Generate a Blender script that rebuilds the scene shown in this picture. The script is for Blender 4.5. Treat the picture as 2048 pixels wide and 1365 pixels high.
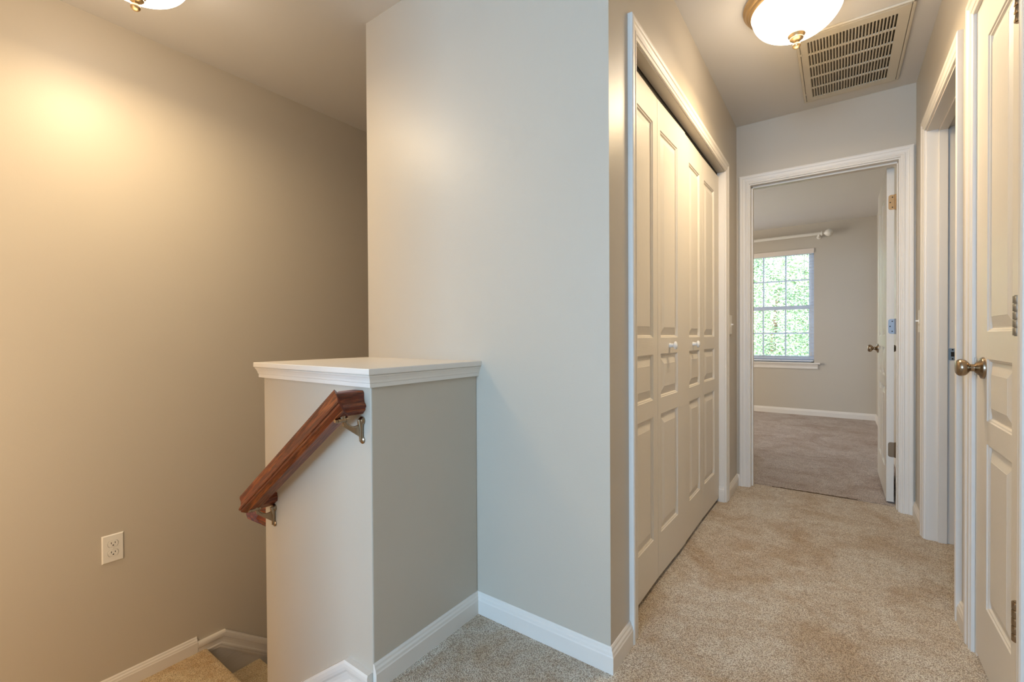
import bpy, bmesh, math, random
from mathutils import Vector, Matrix
random.seed(7)
for _o in list(bpy.data.objects): bpy.data.objects.remove(_o)
SC = bpy.context.scene
COL = SC.collection
PI = math.pi

# ------------------------------------------------------------------ camera, world, lights, exposure
cam_d = bpy.data.cameras.new('camera'); cam = bpy.data.objects.new('camera', cam_d); COL.objects.link(cam)
R_ = Vector((0.8114166, 0.58444166, -0.00557175)); U_ = Vector((-6.57126e-04, 1.04452691e-02, 0.999945231)); F_ = Vector((-0.58446785, 0.8113685, -0.00885952))
cam.matrix_world = Matrix(((R_.x, U_.x, -F_.x, 0), (R_.y, U_.y, -F_.y, 0), (R_.z, U_.z, -F_.z, 1.02173), (0, 0, 0, 1)))
cam_d.sensor_width = 36; cam_d.lens = 904.774 / 2048 * 36; cam_d.clip_start = 0.02; cam_d.clip_end = 300
SC.camera = cam
SC.view_settings.view_transform = 'Standard'; SC.view_settings.look = 'None'
SC.view_settings.gamma = 1; SC.view_settings.use_curve_mapping = False
SC.view_settings.exposure = 0.40
W = bpy.data.worlds.new('sky'); SC.world = W; W.use_nodes = True
_n = W.node_tree.nodes; _n.clear()
_bg = _n.new('ShaderNodeBackground'); _wo = _n.new('ShaderNodeOutputWorld')
_sk = _n.new('ShaderNodeTexSky'); _sk.sky_type = 'NISHITA'; _sk.sun_disc = False; _sk.sun_elevation = math.radians(48); _sk.sun_rotation = math.radians(200)
_sk.air_density = 1.0; _sk.dust_density = 3.0
W.node_tree.links.new(_sk.outputs[0], _bg.inputs[0]); _bg.inputs[1].default_value = 1.6
W.node_tree.links.new(_bg.outputs[0], _wo.inputs[0])

def light(name, kind, loc, power, col, size=None, size_y=None, rot=(0, 0, 0), **kw):
    d = bpy.data.lights.new(name, kind); d.energy = power; d.color = col
    if kind == 'AREA':
        d.shape = 'RECTANGLE'; d.size = size; d.size_y = size_y or size
    elif kind == 'POINT': d.shadow_soft_size = size
    for k, v in kw.items(): setattr(d, k, v)
    o = bpy.data.objects.new(name, d); COL.objects.link(o); o.location = loc; o.rotation_euler = rot
    return o
light('sun', 'SUN', (0, 0, 20), 6, (1, .95, .86), rot=(math.radians(42), 0, math.radians(-25)), angle=0.02)
# daylight through the window at the near end of the hall (behind the camera), and through the bedroom's second window
light('hall_window_light', 'AREA', (-.34, -3.02, 1.45), 97, (.40, .655, 1), 1.25, 1.5, rot=(math.radians(90), 0, 0))
light('bedroom_window_light', 'AREA', (-3.02, 5.3, 1.4), 43, (1, .96, .92), 1.7, 1.4, rot=(0, math.radians(-90), 0))
light('stair_fill_light', 'AREA', (-1.33, -.95, 1.0), 28, (1, .77, .54), 1.0, 1.9, rot=(math.radians(90), 0, math.radians(92)))  # added warm fill for the stairwell, not daylight from a known window
LAMP_HALL = (2.3, 9.0)
LAMP_STAIR = (1.5, 7.4)
LAMP_COL = (1, .77, .48)

# ------------------------------------------------------------------ materials
MATS = {}
def srgb(r, g, b):
    f = lambda c: ((c / 255) / 12.92 if c / 255 <= .04045 else ((c / 255 + .055) / 1.055) ** 2.4)
    return (f(r), f(g), f(b), 1)
def mat(name, col=(.5, .5, .5, 1), rough=.5, metal=0, **kw):
    m = bpy.data.materials.new(name); m.use_nodes = True
    b = m.node_tree.nodes['Principled BSDF']
    b.inputs['Base Color'].default_value = col; b.inputs['Roughness'].default_value = rough; b.inputs['Metallic'].default_value = metal
    for k, v in kw.items(): b.inputs[k].default_value = v
    MATS[name] = m
    return m, m.node_tree.nodes, m.node_tree.links, b
def coords(n, l, scale=(1, 1, 1), kind='Object', rot=(0, 0, 0)):
    t = n.new('ShaderNodeTexCoord'); mp = n.new('ShaderNodeMapping'); mp.inputs['Scale'].default_value = scale; mp.inputs['Rotation'].default_value = rot
    l.new(t.outputs[kind], mp.inputs[0]); return mp.outputs[0]
def noise(n, l, vec, scale, detail=3, rough=.5, dist=0):
    t = n.new('ShaderNodeTexNoise'); t.inputs['Scale'].default_value = scale; t.inputs['Detail'].default_value = detail
    t.inputs['Roughness'].default_value = rough; t.inputs['Distortion'].default_value = dist; l.new(vec, t.inputs['Vector']); return t.outputs['Fac']
def ramp(n, l, fac, stops):
    r = n.new('ShaderNodeValToRGB'); e = r.color_ramp.elements
    while len(e) < len(stops): e.new(.5)
    for i, (p, c) in enumerate(stops): e[i].position = p; e[i].color = c
    l.new(fac, r.inputs[0]); return r.outputs[0]
def bump(n, l, b, h, strength, dist):
    x = n.new('ShaderNodeBump'); x.inputs['Strength'].default_value = strength; x.inputs['Distance'].default_value = dist
    l.new(h, x.inputs['Height']); l.new(x.outputs[0], b.inputs['Normal']); return x
def mixc(n, l, fac, a, b, mode='MIX'):
    m = n.new('ShaderNodeMix'); m.data_type = 'RGBA'; m.blend_type = mode
    for s, v in ((0, fac), (6, a), (7, b)):
        if hasattr(v, 'links'): l.new(v, m.inputs[s])
        else: m.inputs[s].default_value = v
    return m.outputs[2]

def paint(name, col, rough, bs=.12, spec=.5):
    m, n, l, b = mat(name, col, rough); b.inputs['Specular IOR Level'].default_value = spec
    v = coords(n, l)
    h = noise(n, l, v, 260, 2, .6)
    bump(n, l, b, h, bs, .001)
    c = ramp(n, l, noise(n, l, v, 1.3, 3, .6), [(.3, tuple(x * .975 for x in col[:3]) + (1,)), (.7, col)])
    l.new(c, b.inputs['Base Color'])
paint('wall_paint', srgb(197, 187, 170), .40, .22, .45)
paint('ceiling_paint', srgb(216, 212, 206), .7, .25, .3)
paint('trim_paint', srgb(230, 223, 212), .40, .05)

def door_paint(name, scale):
    m, n, l, b = mat(name, srgb(226, 219, 207), .44)
    v = coords(n, l, scale)
    g = noise(n, l, v, 1.0, 5, .62, 1.2)
    w = n.new('ShaderNodeTexWave'); w.wave_type = 'RINGS'; w.inputs['Scale'].default_value = 1.2; w.inputs['Distortion'].default_value = 4; w.inputs['Detail'].default_value = 2
    l.new(v, w.inputs['Vector'])
    mm = n.new('ShaderNodeMath'); mm.operation = 'MULTIPLY'; l.new(g, mm.inputs[0]); l.new(w.outputs['Fac'], mm.inputs[1])
    r = ramp(n, l, mm.outputs[0], [(.1, (0, 0, 0, 1)), (.35, (1, 1, 1, 1))])
    bump(n, l, b, r, .28, .0006)
door_paint('door_paint_upright', (90, 90, 3.5))
door_paint('door_paint_level', (4, 4, 110))

def carpet(name, lo, hi, stain):
    m, n, l, b = mat(name, hi, .95); b.inputs['Specular IOR Level'].default_value = .12
    b.inputs['Sheen Weight'].default_value = .25; b.inputs['Sheen Roughness'].default_value = .6
    v = coords(n, l, (1, 1, 1))
    vo = n.new('ShaderNodeTexVoronoi'); vo.inputs['Scale'].default_value = 300; l.new(v, vo.inputs['Vector'])
    f1 = noise(n, l, v, 190, 3, .7, .8)
    f2 = noise(n, l, v, 3.2, 5, .68, .8)
    f3 = noise(n, l, v, 22, 4, .6, .6)
    a0 = n.new('ShaderNodeMath'); a0.operation = 'MULTIPLY_ADD'; l.new(vo.outputs['Distance'], a0.inputs[0]); a0.inputs[1].default_value = -.95; a0.inputs[2].default_value = .62
    a = n.new('ShaderNodeMath'); a.operation = 'MULTIPLY_ADD'; l.new(f1, a.inputs[0]); a.inputs[1].default_value = .5; l.new(a0.outputs[0], a.inputs[2])
    c = ramp(n, l, a.outputs[0], [(.22, lo), (.60, hi)])
    c = mixc(n, l, ramp(n, l, f2, [(.36, (.85, .85, .85, 1)), (.60, (0, 0, 0, 1))]), c, stain, 'MULTIPLY')
    c = mixc(n, l, ramp(n, l, f3, [(.35, (.4, .4, .4, 1)), (.58, (0, 0, 0, 1))]), c, stain, 'MULTIPLY')
    l.new(c, b.inputs['Base Color'])
    bump(n, l, b, a.outputs[0], .8, .005)
carpet('carpet', srgb(178, 160, 138), srgb(255, 248, 232), srgb(222, 202, 176))
carpet('bedroom_carpet_cool_lit', srgb(150, 136, 126), srgb(242, 230, 220), srgb(216, 200, 186))  # greyer tone paints the bedroom's cool light into the carpet colour
carpet('stair_carpet_warm_lit', srgb(190, 162, 118), srgb(255, 238, 196), srgb(226, 202, 168))  # same carpet as the hall, warm lamp tint painted into its colours
mat('carpet_backing', srgb(84, 62, 38), .95)

m, n, l, b = mat('oak', srgb(120, 58, 25), .42); b.inputs['Coat Weight'].default_value = .1; b.inputs['Coat Roughness'].default_value = .15
v = coords(n, l, (2.2, 26, 26))
g = noise(n, l, v, 2.2, 6, .7, 1.0)
g2 = noise(n, l, coords(n, l, (12, 190, 190)), 2, 3, .6)
c = ramp(n, l, g, [(.30, srgb(52, 18, 6)), (.48, srgb(112, 42, 14)), (.62, srgb(158, 84, 38)), (.75, srgb(122, 50, 18))])
c = mixc(n, l, ramp(n, l, g2, [(.38, (.75, .75, .75, 1)), (.52, (0, 0, 0, 1))]), c, srgb(60, 26, 12), 'MIX')
l.new(c, b.inputs['Base Color']); bump(n, l, b, g2, .2, .0006)

m, n, l, b = mat('satin_nickel', srgb(160, 142, 120), .26, 1)
bump(n, l, b, noise(n, l, coords(n, l, (300, 300, 30)), 3, 2), .05, .0004)
mat('dull_steel', srgb(158, 158, 154), .38, 1)
mat('bright_steel', srgb(205, 205, 200), .25, 1)
m, n, l, b = mat('antique_brass', srgb(206, 178, 136), .36, 1)
mat('hinge_brass', srgb(180, 144, 98), .5, .35)
mat('hinge_grey', srgb(150, 156, 164), .45, .35)
mat('dark_metal', srgb(40, 36, 30), .5, .6)
mat('white_plastic', srgb(232, 228, 218), .35)
mat('glossy_white', srgb(238, 238, 236), .12)
mat('dark_slot', srgb(30, 24, 20), .8)
mat('vent_enamel', srgb(206, 196, 176), .42)
m, n, l, b = mat('dusty_filter', srgb(90, 80, 60), .95)
c = ramp(n, l, noise(n, l, coords(n, l), 90, 4, .7), [(.35, srgb(34, 28, 20)), (.6, srgb(104, 92, 70)), (.75, srgb(146, 132, 106))])
l.new(c, b.inputs['Base Color'])
m, n, l, b = mat('curtain_rod_paint', srgb(226, 220, 206), .4)
mat('blind_vinyl', srgb(226, 232, 242), .45)
mat('blind_valance', srgb(226, 214, 200), .45)
mat('vinyl_window', srgb(222, 228, 240), .4)
m, n, l, b = mat('skirt_board_paint', srgb(214, 208, 200), .4)
w = n.new('ShaderNodeTexWave'); w.wave_type = 'RINGS'; w.inputs['Scale'].default_value = 6; w.inputs['Distortion'].default_value = 5; w.inputs['Detail'].default_value = 2
l.new(coords(n, l, (1, 1, 3)), w.inputs['Vector']); bump(n, l, b, w.outputs['Fac'], .22, .0012)

# thin pane
m = bpy.data.materials.new('window_glass'); m.use_nodes = True; MATS['window_glass'] = m
n = m.node_tree.nodes; l = m.node_tree.links; n.clear()
o_ = n.new('ShaderNodeOutputMaterial'); t_ = n.new('ShaderNodeBsdfTransparent'); g_ = n.new('ShaderNodeBsdfGlossy'); g_.inputs['Roughness'].default_value = .02
fr = n.new('ShaderNodeFresnel'); fr.inputs[0].default_value = 1.45; mx = n.new('ShaderNodeMixShader')
l.new(fr.outputs[0], mx.inputs[0]); l.new(t_.outputs[0], mx.inputs[1]); l.new(g_.outputs[0], mx.inputs[2]); l.new(mx.outputs[0], o_.inputs[0])
t_.inputs[0].default_value = (.94, .97, .98, 1)

# lit frosted bowl: brighter where the bulbs sit behind it
def bowl_glass(name, bulbs, base=2.4, peak=9.0):
    m, n, l, b = mat(name, (.30, .28, .25, 1), .22)
    tc = n.new('ShaderNodeTexCoord'); acc = None
    for bp in bulbs:
        d = n.new('ShaderNodeVectorMath'); d.operation = 'DISTANCE'; l.new(tc.outputs['Object'], d.inputs[0]); d.inputs[1].default_value = bp
        r = ramp(n, l, d.outputs['Value'], [(.02, (1, 1, 1, 1)), (.13, (0, 0, 0, 1))])
        if acc is None: acc = r
        else:
            a = n.new('ShaderNodeMath'); a.operation = 'ADD'; l.new(acc, a.inputs[0]); l.new(r, a.inputs[1]); acc = a.outputs[0]
    a = n.new('ShaderNodeMath'); a.operation = 'MULTIPLY_ADD'; l.new(acc, a.inputs[0]); a.inputs[1].default_value = peak; a.inputs[2].default_value = base
    b.inputs['Emission Color'].default_value = (1, .86, .72, 1)
    l.new(a.outputs[0], b.inputs['Emission Strength'])
    return m
bowl_glass('lit_bowl_glass', [(-.075, -.03, -.07), (.07, -.06, -.07), (.01, .08, -.07)])

m, n, l, b = mat('leaves', srgb(96, 140, 70), .5)
oi = n.new('ShaderNodeTexCoord')
c = ramp(n, l, noise(n, l, oi.outputs['Object'], 2.2, 4, .7), [(.3, srgb(70, 100, 76)), (.5, srgb(128, 156, 116)), (.7, srgb(212, 214, 180))])
l.new(c, b.inputs['Base Color'])
b.inputs['Subsurface Weight'].default_value = 0
b.inputs['Transmission Weight'].default_value = 0
m, n, l, b = mat('bark', srgb(110, 92, 74), .9)
bump(n, l, b, noise(n, l, coords(n, l, (8, 8, 2)), 6, 4), .6, .03)
m, n, l, b = mat('lawn', srgb(96, 120, 60), .95)
l.new(ramp(n, l, noise(n, l, coords(n, l), 1.5, 6, .7), [(.35, srgb(80, 100, 50)), (.65, srgb(140, 158, 92))]), b.inputs['Base Color'])

# ------------------------------------------------------------------ helpers
def link(name, me, m, parent=None):
    if m is not None:
        for k in (m if isinstance(m, (list, tuple)) else [m]): me.materials.append(MATS[k])
    o = bpy.data.objects.new(name, me); COL.objects.link(o)
    if parent: o.parent = parent
    return o
def obj(name, bm, m, parent=None, smooth=False, bevel=None):
    bmesh.ops.recalc_face_normals(bm, faces=bm.faces[:])
    me = bpy.data.meshes.new(name)
    if smooth:
        for f in bm.faces: f.smooth = True
    bm.to_mesh(me); bm.free()
    o = link(name, me, m, parent)
    if bevel:
        x = o.modifiers.new('soft_edges', 'BEVEL'); x.width = bevel; x.segments = 2; x.limit_method = 'ANGLE'; x.angle_limit = math.radians(40)
    if smooth:
        try: me.shade_auto_smooth
        except Exception: pass
        x = o.modifiers.new('split', 'EDGE_SPLIT'); x.split_angle = math.radians(42)
    return o
def empty(name, loc=(0, 0, 0), rz=0):
    o = bpy.data.objects.new(name, None); COL.objects.link(o); o.location = loc; o.rotation_euler = (0, 0, rz); o.empty_display_size = .1; return o
def tag(o, label=None, cat=None, group=None, kind=None):
    if label: o['label'] = label
    if cat: o['category'] = cat
    if group: o['group'] = group
    if kind: o['kind'] = kind
    return o
def struct(o, label, cat): return tag(o, label, cat, kind='structure')
def box(bm, x0, x1, y0, y1, z0, z1):
    x0, x1 = sorted((x0, x1)); y0, y1 = sorted((y0, y1)); z0, z1 = sorted((z0, z1))
    v = [bm.verts.new(p) for p in ((x0, y0, z0), (x1, y0, z0), (x1, y1, z0), (x0, y1, z0), (x0, y0, z1), (x1, y0, z1), (x1, y1, z1), (x0, y1, z1))]
    fs = [bm.faces.new([v[i] for i in q]) for q in ((0, 3, 2, 1), (4, 5, 6, 7), (0, 1, 5, 4), (1, 2, 6, 5), (2, 3, 7, 6), (3, 0, 4, 7))]
    return fs
def boxes(*bs):
    bm = bmesh.new()
    for b in bs: box(bm, *b)
    return bm
def sweep(bm, path, prof, side, nrm, start=None, end=None):
    """prof (a, b): a along the side vector of each segment, b along nrm; mitred at the turns; start/end: explicit offset vectors"""
    P = [Vector(p) for p in path]; N = Vector(nrm).normalized(); dirs = [(P[i + 1] - P[i]).normalized() for i in range(len(P) - 1)]
    S = [(d.cross(N) if side > 0 else N.cross(d)).normalized() for d in dirs]
    rings = []
    for i, p in enumerate(P):
        if i == 0: m_ = Vector(start) if start else S[0]
        elif i == len(P) - 1: m_ = Vector(end) if end else S[-1]
        else: m_ = (S[i - 1] + S[i]) / (1 + S[i - 1].dot(S[i]))
        rings.append([bm.verts.new(p + m_ * a + N * b_) for a, b_ in prof])
    k = len(prof)
    for i in range(len(rings) - 1):
        for j in range(k):
            bm.faces.new((rings[i][j], rings[i][(j + 1) % k], rings[i + 1][(j + 1) % k], rings[i + 1][j]))
    bm.faces.new(rings[0]); bm.faces.new(rings[-1][::-1])
    return bm
def lathe(bm, prof, seg=32, M=None, cap=True):
    """prof (r, z) around local Z"""
    M = M or Matrix.Identity(4); rings = []
    for r, z in prof:
        if r < 1e-6: rings.append([bm.verts.new(M @ Vector((0, 0, z)))])
        else: rings.append([bm.verts.new(M @ Vector((r * math.cos(2 * PI * i / seg), r * math.sin(2 * PI * i / seg), z))) for i in range(seg)])
    for a, b_ in zip(rings, rings[1:]):
        for i in range(seg):
            j = (i + 1) % seg
            if len(a) == 1 and len(b_) == 1: continue
            if len(a) == 1: bm.faces.new((a[0], b_[i], b_[j]))
            elif len(b_) == 1: bm.faces.new((a[i], b_[0], a[j]))
            else: bm.faces.new((a[i], b_[i], b_[j], a[j]))
    if cap:
        if len(rings[0]) > 1: bm.faces.new(rings[0][::-1])
        if len(rings[-1]) > 1: bm.faces.new(rings[-1])
    return bm
def frame_z(origin, axis):
    z = Vector(axis).normalized(); x = (Vector((0, 0, 1)) if abs(z.z) < .9 else Vector((1, 0, 0))).cross(z).normalized(); y = z.cross(x)
    return Matrix(((x.x, y.x, z.x, origin[0]), (x.y, y.y, z.y, origin[1]), (x.z, y.z, z.z, origin[2]), (0, 0, 0, 1)))
def tube(bm, pts, radii, seg=10):
    pts = [Vector(p) for p in pts]; rings = []; prev = None
    for i, p in enumerate(pts):
        d = (pts[min(i + 1, len(pts) - 1)] - pts[max(i - 1, 0)]).normalized()
        if prev is None: x = (Vector((0, 0, 1)) if abs(d.z) < .9 else Vector((1, 0, 0))).cross(d).normalized()
        else: x = (prev - d * prev.dot(d)).normalized()
        prev = x; y = d.cross(x); r = radii[i] if hasattr(radii, '__len__') else radii
        rx, ry = r if hasattr(r, '__len__') else (r, r)
        rings.append([bm.verts.new(p + x * rx * math.cos(2 * PI * k / seg) + y * ry * math.sin(2 * PI * k / seg)) for k in range(seg)])
    for a, b_ in zip(rings, rings[1:]):
        for k in range(seg): bm.faces.new((a[k], a[(k + 1) % seg], b_[(k + 1) % seg], b_[k]))
    bm.faces.new(rings[0][::-1]); bm.faces.new(rings[-1]); return bm

# ------------------------------------------------------------------ dimensions
H = 2.44
XL, XR, YF, YC = -.5615, .357, 3.405, 1.286
XW, XS, XH, YH = -1.729, -2.64, -1.0905, .818
XHL = -1.7185
YB = 6.9                       # bedroom window wall
ZT = 2.094                     # top of door casings
CW = .058

# ------------------------------------------------------------------ room shell
struct(obj('ceiling', boxes((-3.2, 2.6, -3.3, 7.1, H, H + .1)), 'ceiling_paint'), 'painted flat ceiling over the hall, stairwell and bedroom', 'ceiling')
struct(obj('wall_left', boxes((XS - .12, XS, -1.72, 4.6, -3.2, H)), 'wall_paint'), 'tan stairwell wall carrying the duplex outlet', 'wall')
struct(obj('wall_stair_near', boxes((XS, -1.14, -1.72, -1.60, -3.2, H), (-1.26, -1.14, -3.1, -.30, -3.2, H)), 'wall_paint'), 'wall on the near side of the upper stair flight, with an added unseen light-blocking length', 'wall')  # second box: hall side wall, extended out of view to block window light
struct(obj('wall_stair_end', boxes((XS, -1.61, 4.6, 4.72, -3.2, H)), 'wall_paint'), 'wall at the lower end of the stairwell', 'wall')
struct(obj('wall_back', boxes((-1.14, XR + .12, -3.2, -3.08, 0, H)), 'wall_paint'), 'wall at the near end of the hall', 'wall')
struct(obj('wall_center', boxes((XW, XL, YC, YC + .115, -.2, H), (XW, XW + .115, YC + .115, 4.6, -3.2, H), (XW, XW + .115, YH + .02, YC + .115, -3.2, -.2)), 'wall_paint'),
       'tall pale wall between the stairwell and the closet', 'wall')
struct(obj('wall_half', boxes((XHL, XH, YH, YC, -1.2, .885)), 'wall_paint', bevel=.004), 'boxed half wall at the head of the stairs, under a white cap', 'half wall')
# closet wall with its wide opening
CY0, CY1 = 1.4965, 3.0059
struct(obj('wall_closet', boxes((XL - .115, XL, YC + .115, CY0, 0, H), (XL - .115, XL, CY1, YF, 0, H), (XL - .115, XL, CY0, CY1, 2.035, H),
       (-1.30, XL - .115, CY0 - .1, CY0 - .05, 0, H), (-1.30, XL - .115, CY1 + .05, CY1 + .1, 0, H), (-1.34, -1.30, CY0 - .1, CY1 + .1, 0, H)), 'wall_paint'), 'hall wall around the bifold closet', 'wall')
# far wall with the bedroom doorway
DX0, DX1 = -.4865, .2925
struct(obj('wall_far', boxes((-3.2, DX0, YF, YF + .115, 0, H), (DX1, 2.6, YF, YF + .115, 0, H), (DX0, DX1, YF, YF + .115, 2.04, H)), 'wall_paint'), 'end wall of the hall around the bedroom doorway', 'wall')
# right wall with bathroom doorway and linen closet
AY0, AY1 = 2.278, 3.036
BY0, BY1 = 1.575, 2.030
struct(obj('wall_right', boxes((XR, XR + .118, -3.2, BY0, 0, H), (XR, XR + .118, BY1, AY0, 0, H), (XR, XR + .118, AY1, YF, 0, H),
       (XR, XR + .118, BY0, BY1, 2.04, H), (XR, XR + .118, AY0, AY1, 2.04, H), (XR + .118, XR + .5, BY1 + .04, BY1 + .1, 0, H), (XR + .5, XR + .56, BY0, BY1 + .1, 0, H)), 'wall_paint'),
       'hall wall holding the open doorway and the narrow linen closet door', 'wall')
struct(obj('wall_bathroom', boxes((2.4, 2.5, 1.0, YF, 0, H), (XR + .56, 2.4, 1.4, 1.5, 0, H)), 'wall_paint'), 'wall inside the room off the hall', 'wall')
# bedroom
WX0, WX1, WZ0, WZ1 = -1.14, -.246, .675, 2.125
struct(obj('wall_bedroom_window', boxes((-3.2, WX0, YB, YB + .14, -.3, H), (WX1, 2.6, YB, YB + .14, -.3, H), (WX0, WX1, YB, YB + .14, -.3, WZ0), (WX0, WX1, YB, YB + .14, WZ1, H)), 'wall_paint'),
       'taupe bedroom wall around the window', 'wall')
struct(obj('wall_bedroom_right', boxes((.375, .49, YF + .115, YB, 0, H)), 'wall_paint'), 'bedroom wall behind the open door', 'wall')
struct(obj('wall_bedroom_left', boxes((-3.2, -3.08, YF + .115, YB, 0, H)), 'wall_paint'), 'far side wall of the bedroom', 'wall')

# floors
struct(obj('floor', boxes((-1.14, XR + .1, -3.2, YH, -.12, 0), (XH, XR + .1, YH, YC, -.12, 0), (XL - .8, XR + .1, YC, 3.50, -.12, 0), (XR + .1, 2.5, 1.4, YF, -.12, 0)), 'carpet'),
       'beige cut pile carpet of the upstairs hall', 'carpet')
struct(obj('floor_bedroom', boxes((-3.2, .49, 3.512, YB, -.12, 0), (-.6, .36, 3.500, 3.512, -.12, -.009)), ['bedroom_carpet_cool_lit']), 'bedroom carpet beyond the doorway, painted greyer for its cool light', 'carpet')

# frayed seam in the doorway
bm = bmesh.new()
prev = None; N_ = 44
for i in range(N_ + 1):
    x = -.36 + .46 * i / N_
    w_ = .0016 + .0035 * math.sin(PI * i / N_) * (.4 + random.random())
    y = 3.497 + .012 * i / N_ + random.uniform(-.0015, .0015)
    cur = [bm.verts.new((x, y - w_, .0006)), bm.verts.new((x, y, .0035 + random.random() * .002)), bm.verts.new((x, y + w_, .0006))]
    if prev:
        bm.faces.new((prev[0], cur[0], cur[1], prev[1])); bm.faces.new((prev[1], cur[1], cur[2], prev[2]))
    prev = cur
struct(obj('trim_4', bm, 'carpet_backing'), 'frayed brown carpet seam across the bedroom doorway', 'carpet seam')

# ------------------------------------------------------------------ stairs
st = empty('stairs', (-1.14, .33, 0))
struct(st, 'carpeted stairs turning down past the half wall, lamp warmth painted into the pile', 'stairs')
def nosed(bm, ax, edge, back, lo, hi, z, zb, sgn):
    """a carpeted step: rounded nose at 'edge', running to 'back' along axis ax"""
    pr = [(edge - sgn * .025, zb), (edge - sgn * .025, z - .040), (edge - sgn * .006, z - .036), (edge, z - .024), (edge, z - .012), (edge - sgn * .006, z - .003), (edge - sgn * .016, z), (back, z), (back, zb)]
    ra, rb = [], []
    for a, zz in pr:
        ra.append(bm.verts.new((a, lo, zz) if ax == 'x' else (lo, a, zz))); rb.append(bm.verts.new((a, hi, zz) if ax == 'x' else (hi, a, zz)))
    k = len(pr)
    for j in range(k): bm.faces.new((ra[j], ra[(j + 1) % k], rb[(j + 1) % k], rb[j]))
    bm.faces.new(ra); bm.faces.new(rb[::-1])
def step(ax, edge, back, lo, hi, z, zb, sgn):
    bm = bmesh.new(); nosed(bm, ax, edge, back, lo, hi, z, zb, sgn)
    o = obj('step', bm, 'stair_carpet_warm_lit', st); o.location = (1.14, -.33, 0); return o
Y0S = -1.60
step('x', -1.165, -1.14, Y0S, YH, 0, -.30, -1)
step('x', -1.415, -1.10, Y0S, YH, -.189, -.45, -1)
step('x', -1.665, -1.36, Y0S, YH, -.378, -.62, -1)
# landing in two pieces round the foot of the half wall
step('y', .957, Y0S, XS, XHL, -.567, -.80, 1)
bm = bmesh.new(); box(bm, XHL, -1.60, Y0S, YH, -.80, -.567); o = obj('landing', bm, 'stair_carpet_warm_lit', st); o.location = (1.14, -.33, 0)
for k in range(8):
    step('y', 1.222 + .265 * k, .93 + .265 * k, XS, XW, -.775 - .2 * k, -1.0 - .2 * k, 1)

# ------------------------------------------------------------------ trim profiles
CAS = [(0, 0), (0, .0085), (.004, .0105), (.010, .0105), (.0125, .013), (.017, .0135), (.021, .0115), (.030, .0120), (.036, .0135), (.040, .0165), (.046, .0178), (.053, .0178), (CW, .0155), (CW, 0)]
BAS = [(0, 0), (.0140, 0), (.0140, .050), (.0120, .054), (.0108, .061), (.0072, .066), (.0060, .072), (.0030, .0765), (0, .0765)]
def baseboard(name, path, label, side=1, z=0, **kw):
    bm = bmesh.new(); sweep(bm, [(x, y, z) for x, y in path], BAS, side, (0, 0, 1), **kw)
    return struct(obj(name, bm, 'trim_paint'), label, 'baseboard')
baseboard('baseboard_center', [(XH, YH), (XH, YC), (XL, YC), (XL, CY0 - .058)], 'white baseboard wrapping the corner between half wall and closet')
baseboard('baseboard_closet', [(XL, CY1 + .058), (XL, YF), (DX0 - .053, YF)], 'short white baseboard between the closet casing and the bedroom door casing')
baseboard('baseboard_right', [(DX1 + .055, YF), (XR, YF), (XR, AY1 + .055)], 'short white baseboard in the corner past the open doorway')
baseboard('baseboard_linen', [(XR, AY0 - .055), (XR, BY1 + .062)], 'stub of white baseboard between the two casings of the side wall')
baseboard('baseboard_bedroom', [(-3.08, YB), (.375, YB), (.375, YF + .12)], 'white baseboard round the bedroom window wall')
baseboard('baseboard_left', [(XS, Y0S), (XS, .912)], 'white baseboard along the stair landing', z=-.567)

# cap on the half wall
CAP = [(0, -.055), (.0125, -.055), (.0125, -.043), (.0145, -.0415), (.0155, -.035), (.0185, -.027), (.0215, -.0225), (.0225, -.0195), (.0205, -.0188), (.0245, -.0175), (.0255, -.015), (.0255, -.002), (.024, 0), (0, 0)]
bm = bmesh.new()
sweep(bm, [(XHL, YC, .934), (XHL, YH, .934), (XH, YH, .934), (XH, YC, .934)], CAP, 1, (0, 0, 1))
box(bm, XHL, XH, YH, YC, .884, .934)
struct(obj('trim_1', bm, 'trim_paint'), 'white moulded cap on top of the half wall', 'wall cap')

# skirt on the front of the half wall and on the stairwell wall
s36 = math.tan(math.radians(36)); s38 = math.tan(math.radians(38.0))
def skirt(name, path, nrm, side, board, label):
    bm = bmesh.new()
    sweep(bm, path, [(a, b_ * 1.15) for a, b_ in CAS] if False else [(.083 * a / CW, b_ * 1.1) for a, b_ in CAS], side, nrm)
    t = empty(name, (0, 0, 0)); struct(t, label, 'stair trim')
    obj('moulding', bm, 'trim_paint', t)
    bm = bmesh.new(); N = Vector(nrm)
    lo = [bm.verts.new(Vector(p)) for p in board]; hi = [bm.verts.new(Vector(p) + N * .007) for p in board]
    k = len(board)
    for i in range(k): bm.faces.new((lo[i], lo[(i + 1) % k], hi[(i + 1) % k], hi[i]))
    bm.faces.new(lo); bm.faces.new(hi[::-1])
    obj('skirt_board', bm, 'skirt_board_paint', t)
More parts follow.
